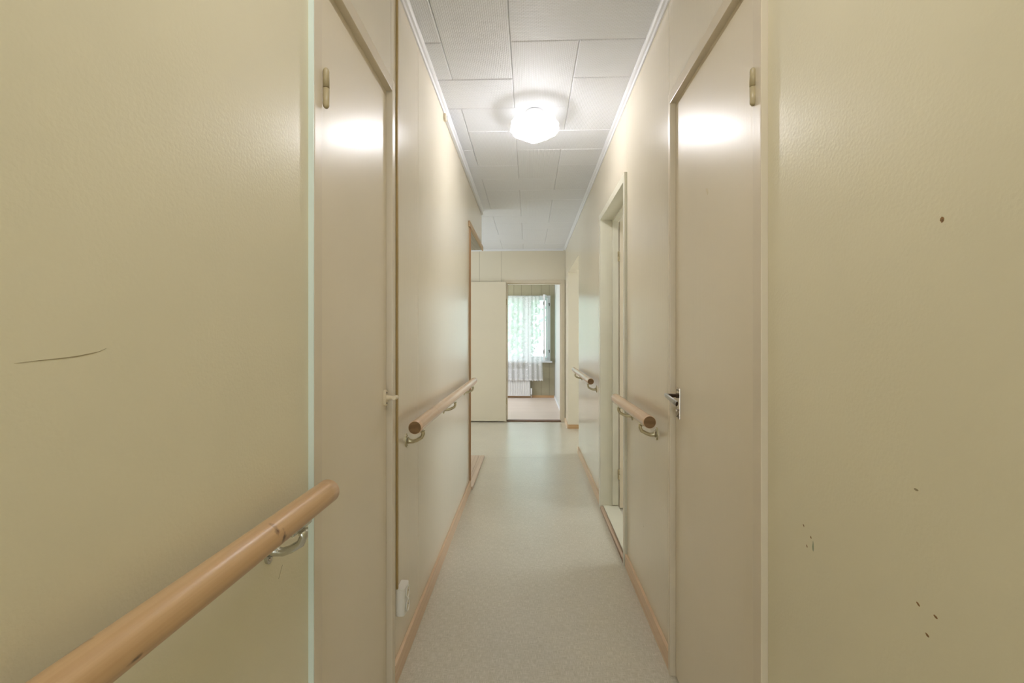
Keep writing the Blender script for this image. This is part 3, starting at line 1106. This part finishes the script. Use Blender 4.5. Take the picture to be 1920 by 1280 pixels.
# ---- double socket and its cable
so = thing('wall_socket', 'white double wall socket low on the left wall beside the closet door', 'socket', (L, 1.765, 0.275))
bm = bmesh.new()
SY0, SY1, SZ0, SZ1 = 1.723, 1.795, 0.222, 0.322
add_prism(bm, [(L, SY0), (L + 0.026, SY0), (L + 0.030, SY0 + 0.006), (L + 0.033, (SY0 + SY1) / 2), (L + 0.030, SY1 - 0.006), (L + 0.026, SY1), (L, SY1)], 'Z', SZ0, SZ1)
bmesh.ops.bevel(bm, geom=[e for e in bm.edges], offset=0.002, segments=2, affect='EDGES')
housing = obj('housing', bm, PLASTIC, so)
for dz in (0.0245, -0.0245):
    bm = bmesh.new()
    zc, yc, xf = 0.272 + dz, (SY0 + SY1) / 2, L + 0.0322
    add_lathe(bm, [(0.0200, 0.0), (0.0222, 0.0015), (0.0222, 0.0035), (0.0200, 0.0045), (0.0185, 0.0035), (0.0180, 0.001), (0.006, 0.0008)], (xf, yc, zc), 'X', 28)
    sw = obj('socket_well', bm, PLASTIC, so)
    bm = bmesh.new()
    add_lathe(bm, [(0.0178, 0.001), (0.0175, 0.0014)], (xf, yc, zc), 'X', 28)
    for dy in (-0.0095, 0.0095):
        add_lathe(bm, [(0.0026, 0.0014), (0.0024, 0.0018)], (xf, yc + dy, zc), 'X', 10, 1)
    f_ = obj('socket_face', bm, [WELL, BLACK], so)
    f_.parent = sw
bm = bmesh.new()
add_box(bm, L + 0.0002, L + 0.0072, 1.720, 1.732, 0.3225, CEIL - 0.025, bev=0.0015)
tag(obj('cable_conduit', bm, CABLE), 'thin yellowish cable running from ceiling down to the wall socket', 'cable')

# ---- trunking at the top of the left wall
tr = thing('cable_trunking', 'slim white cable trunking under the left ceiling moulding', 'cable trunking', (L, 3.7, CEIL))
bm = bmesh.new()
add_box(bm, L + 0.001, L + 0.019, 2.72, 4.860, CEIL - 0.046, CEIL - 0.0235, bev=0.002)
obj('trunking_channel', bm, WHITETRIM, tr)
bm = bmesh.new()
add_box(bm, L + 0.001, L + 0.014, 2.685, 2.719, CEIL - 0.060, CEIL - 0.0245, bev=0.003)
lab(obj('end_block', bm, TRIMPAINT, tr), 'small cream end block')

# ---- ceiling lamp
LX, LY = 0.030, 2.74
lamp = thing('ceiling_lamp', 'lit crystal glass ceiling lamp with a double-cone shade', 'ceiling lamp', (LX, LY, CEIL))
bm = bmesh.new()
add_lathe(bm, [(0.052, 0.0), (0.052, -0.006), (0.044, -0.012), (0.018, -0.016)], (LX, LY, CEIL), 'Z', 32)
obj('canopy', bm, WHITETRIM, lamp)
bm = bmesh.new()
bmesh.ops.create_uvsphere(bm, u_segments=16, v_segments=10, radius=0.032)
for v in bm.verts:
    v.co += Vector((LX, LY, CEIL - 0.122))
obj('bulb', bm, BULB, lamp)
bm = bmesh.new()
add_lathe(bm, [(0.016, -0.016), (0.020, -0.030), (0.020, -0.070), (0.014, -0.088)], (LX, LY, CEIL), 'Z', 20)
add_lathe(bm, [(0.021, -0.070), (0.060, -0.076), (0.100, -0.085), (0.100, -0.088), (0.060, -0.080), (0.021, -0.074)], (LX, LY, CEIL), 'Z', 28)  # unseen dish added to keep bulb light off the ceiling
obj('bulb_holder_light_shield', bm, WHITETRIM, lamp)
bm = bmesh.new()
prof = [(0.026, -0.017), (0.040, -0.022), (0.075, -0.036), (0.110, -0.050), (0.128, -0.060), (0.135, -0.074), (0.132, -0.086), (0.135, -0.098),
        (0.133, -0.112), (0.120, -0.121), (0.088, -0.137), (0.056, -0.154), (0.028, -0.169), (0.014, -0.174)]
seg = 48
rings = []
for i, (r, h) in enumerate(prof):
    ring = []
    for k in range(seg):
        a = 2 * PI * k / seg
        rr = r * (1 + 0.030 * math.cos(12 * a + (i % 2) * PI / 2) + 0.012 * random.uniform(-1, 1))
        ring.append(bm.verts.new((LX + rr * math.cos(a), LY + rr * math.sin(a), CEIL + h + random.uniform(-1, 1) * 0.0012)))
    rings.append(ring)
for a, b in zip(rings, rings[1:]):
    for k in range(seg):
        bm.faces.new((a[k], a[(k + 1) % seg], b[(k + 1) % seg], b[k]))
bm.faces.new(rings[0][::-1])
bm.faces.new(rings[-1])
lab(obj('glass_shade', bm, GLASS, lamp), 'glowing crystal glass shade')

# ---- marks on the walls (wear with its own shape)
def mark_left(pts, mat, name):
    """polyline (y, z, halfwidth) just on the left wall"""
    bm = bmesh.new()
    up = [(y, z + w) for y, z, w in pts]
    dn = [(y, z - w) for y, z, w in pts][::-1]
    add_prism(bm, up + dn, 'X', L - 0.0004, L + 0.0003)
    return obj(name, bm, mat, wall_left)


mark_left([(0.433, 1.2105, 0.0001), (0.455, 1.2120, 0.0003), (0.475, 1.2130, 0.0005), (0.495, 1.2145, 0.0006), (0.512, 1.2170, 0.0006), (0.522, 1.2190, 0.0003), (0.531, 1.2225, 0.0001)], SCUFF, 'scuff_mark')
mark_left([(0.908, 0.770, 0.0004), (0.915, 0.781, 0.0006), (0.922, 0.790, 0.0003)], SCUFF, 'scuff_mark')


def dent(y, z, sy, sz, mat, name, skew=0.0, ring=True):
    bm = bmesh.new()
    n = 9
    poly = []
    for k in range(n):
        a = 2 * PI * k / n
        q = 1 + random.uniform(-0.25, 0.25)
        poly.append((y + sy * q * math.cos(a) + skew * math.sin(a), z + sz * q * math.sin(a)))
    add_prism(bm, poly, 'X', R - 0.0003, R + 0.0004)
    o = obj(name, bm, mat, wall_right)
    if ring:
        bm = bmesh.new()
        poly = [(yy * 0 + y + (yy - y) * 0.45 - sy * 0.2, z + (zz - z) * 0.45 - sz * 0.2) for yy, zz in poly]
        add_prism(bm, poly, 'X', R - 0.0005, R + 0.0002)
        p = obj('pit', bm, PIT_BROWN, wall_right)
        p.parent = o
    return o


dent(0.633, 1.385, 0.0030, 0.0036, HOLE, 'plug_hole')
dent(0.674, 1.027, 0.0040, 0.0015, SCUFF, 'faint_mark', ring=False)
dent(0.943, 0.873, 0.0018, 0.0022, HOLE, 'plug_hole', 0.001)
dent(0.919, 0.860, 0.0018, 0.0020, HOLE, 'plug_hole', 0.001)
dent(0.932, 0.838, 0.0016, 0.0022, HOLE, 'plug_hole', 0.001)
dent(0.912, 0.845, 0.0022, 0.0095, CHIP, 'chip', ring=False)
dent(0.671, 0.873, 0.0026, 0.0022, HOLE, 'plug_hole', 0.0012)
dent(0.643, 0.872, 0.0026, 0.0020, HOLE, 'plug_hole', 0.0012)
dent(0.656, 0.840, 0.0026, 0.0020, HOLE, 'plug_hole', 0.0012)
dent(2.24, 0.36, 0.0030, 0.0040, SCUFF, 'scuff_mark', ring=False)

# ================================================================== OUTSIDE THE WINDOW
bm = bmesh.new()
add_box(bm, -14, 14, 9.95, 34, -0.7, -0.5)
tag(obj('lawn', bm, LAWN), 'green lawn outside the bedroom window', 'lawn', kind='structure')


def tree(x, y, h, r, label, seed):
    rnd = random.Random(seed)
    t = thing('tree', label, 'tree', (x, y, -0.5), 'trees outside the bedroom window')
    bm = bmesh.new()
    add_tube(bm, [(x, y, -0.5), (x + 0.05, y, h * 0.3), (x - 0.05, y, h * 0.6)], [0.14, 0.10, 0.06], 10)
    for k in range(5):
        a = k * 1.26
        add_tube(bm, [(x, y, h * 0.3), (x + r * 0.5 * math.cos(a), y + r * 0.5 * math.sin(a), h * 0.5 + 0.2 * k)], [0.06, 0.02], 8)
    obj('trunk', bm, BARK, t)
    bm = bmesh.new()
    for k in range(3600):
        u, v = rnd.uniform(-1, 1), rnd.uniform(0, 2 * PI)
        q = rnd.uniform(0.45, 1.0)
        s = math.sqrt(1 - u * u)
        c = Vector((x + r * q * s * math.cos(v), y + r * q * s * math.sin(v), h * 0.55 + h * 0.5 * q * u))
        n = Vector((rnd.uniform(-1, 1), rnd.uniform(-1, 1), rnd.uniform(-1, 1))).normalized()
        a = n.orthogonal().normalized() * rnd.uniform(0.06, 0.12)
        b = n.cross(a).normalized() * rnd.uniform(0.04, 0.07)
        bm.faces.new([bm.verts.new(c + a), bm.verts.new(c + b), bm.verts.new(c - a), bm.verts.new(c - b)])
    obj('foliage', bm, LEAF, t)


tree(-1.1, 14.5, 3.6, 1.6, 'leafy green tree outside behind the left window panes', 3)
tree(2.6, 15.8, 3.8, 1.5, 'leafy green tree outside behind the right window panes', 5)
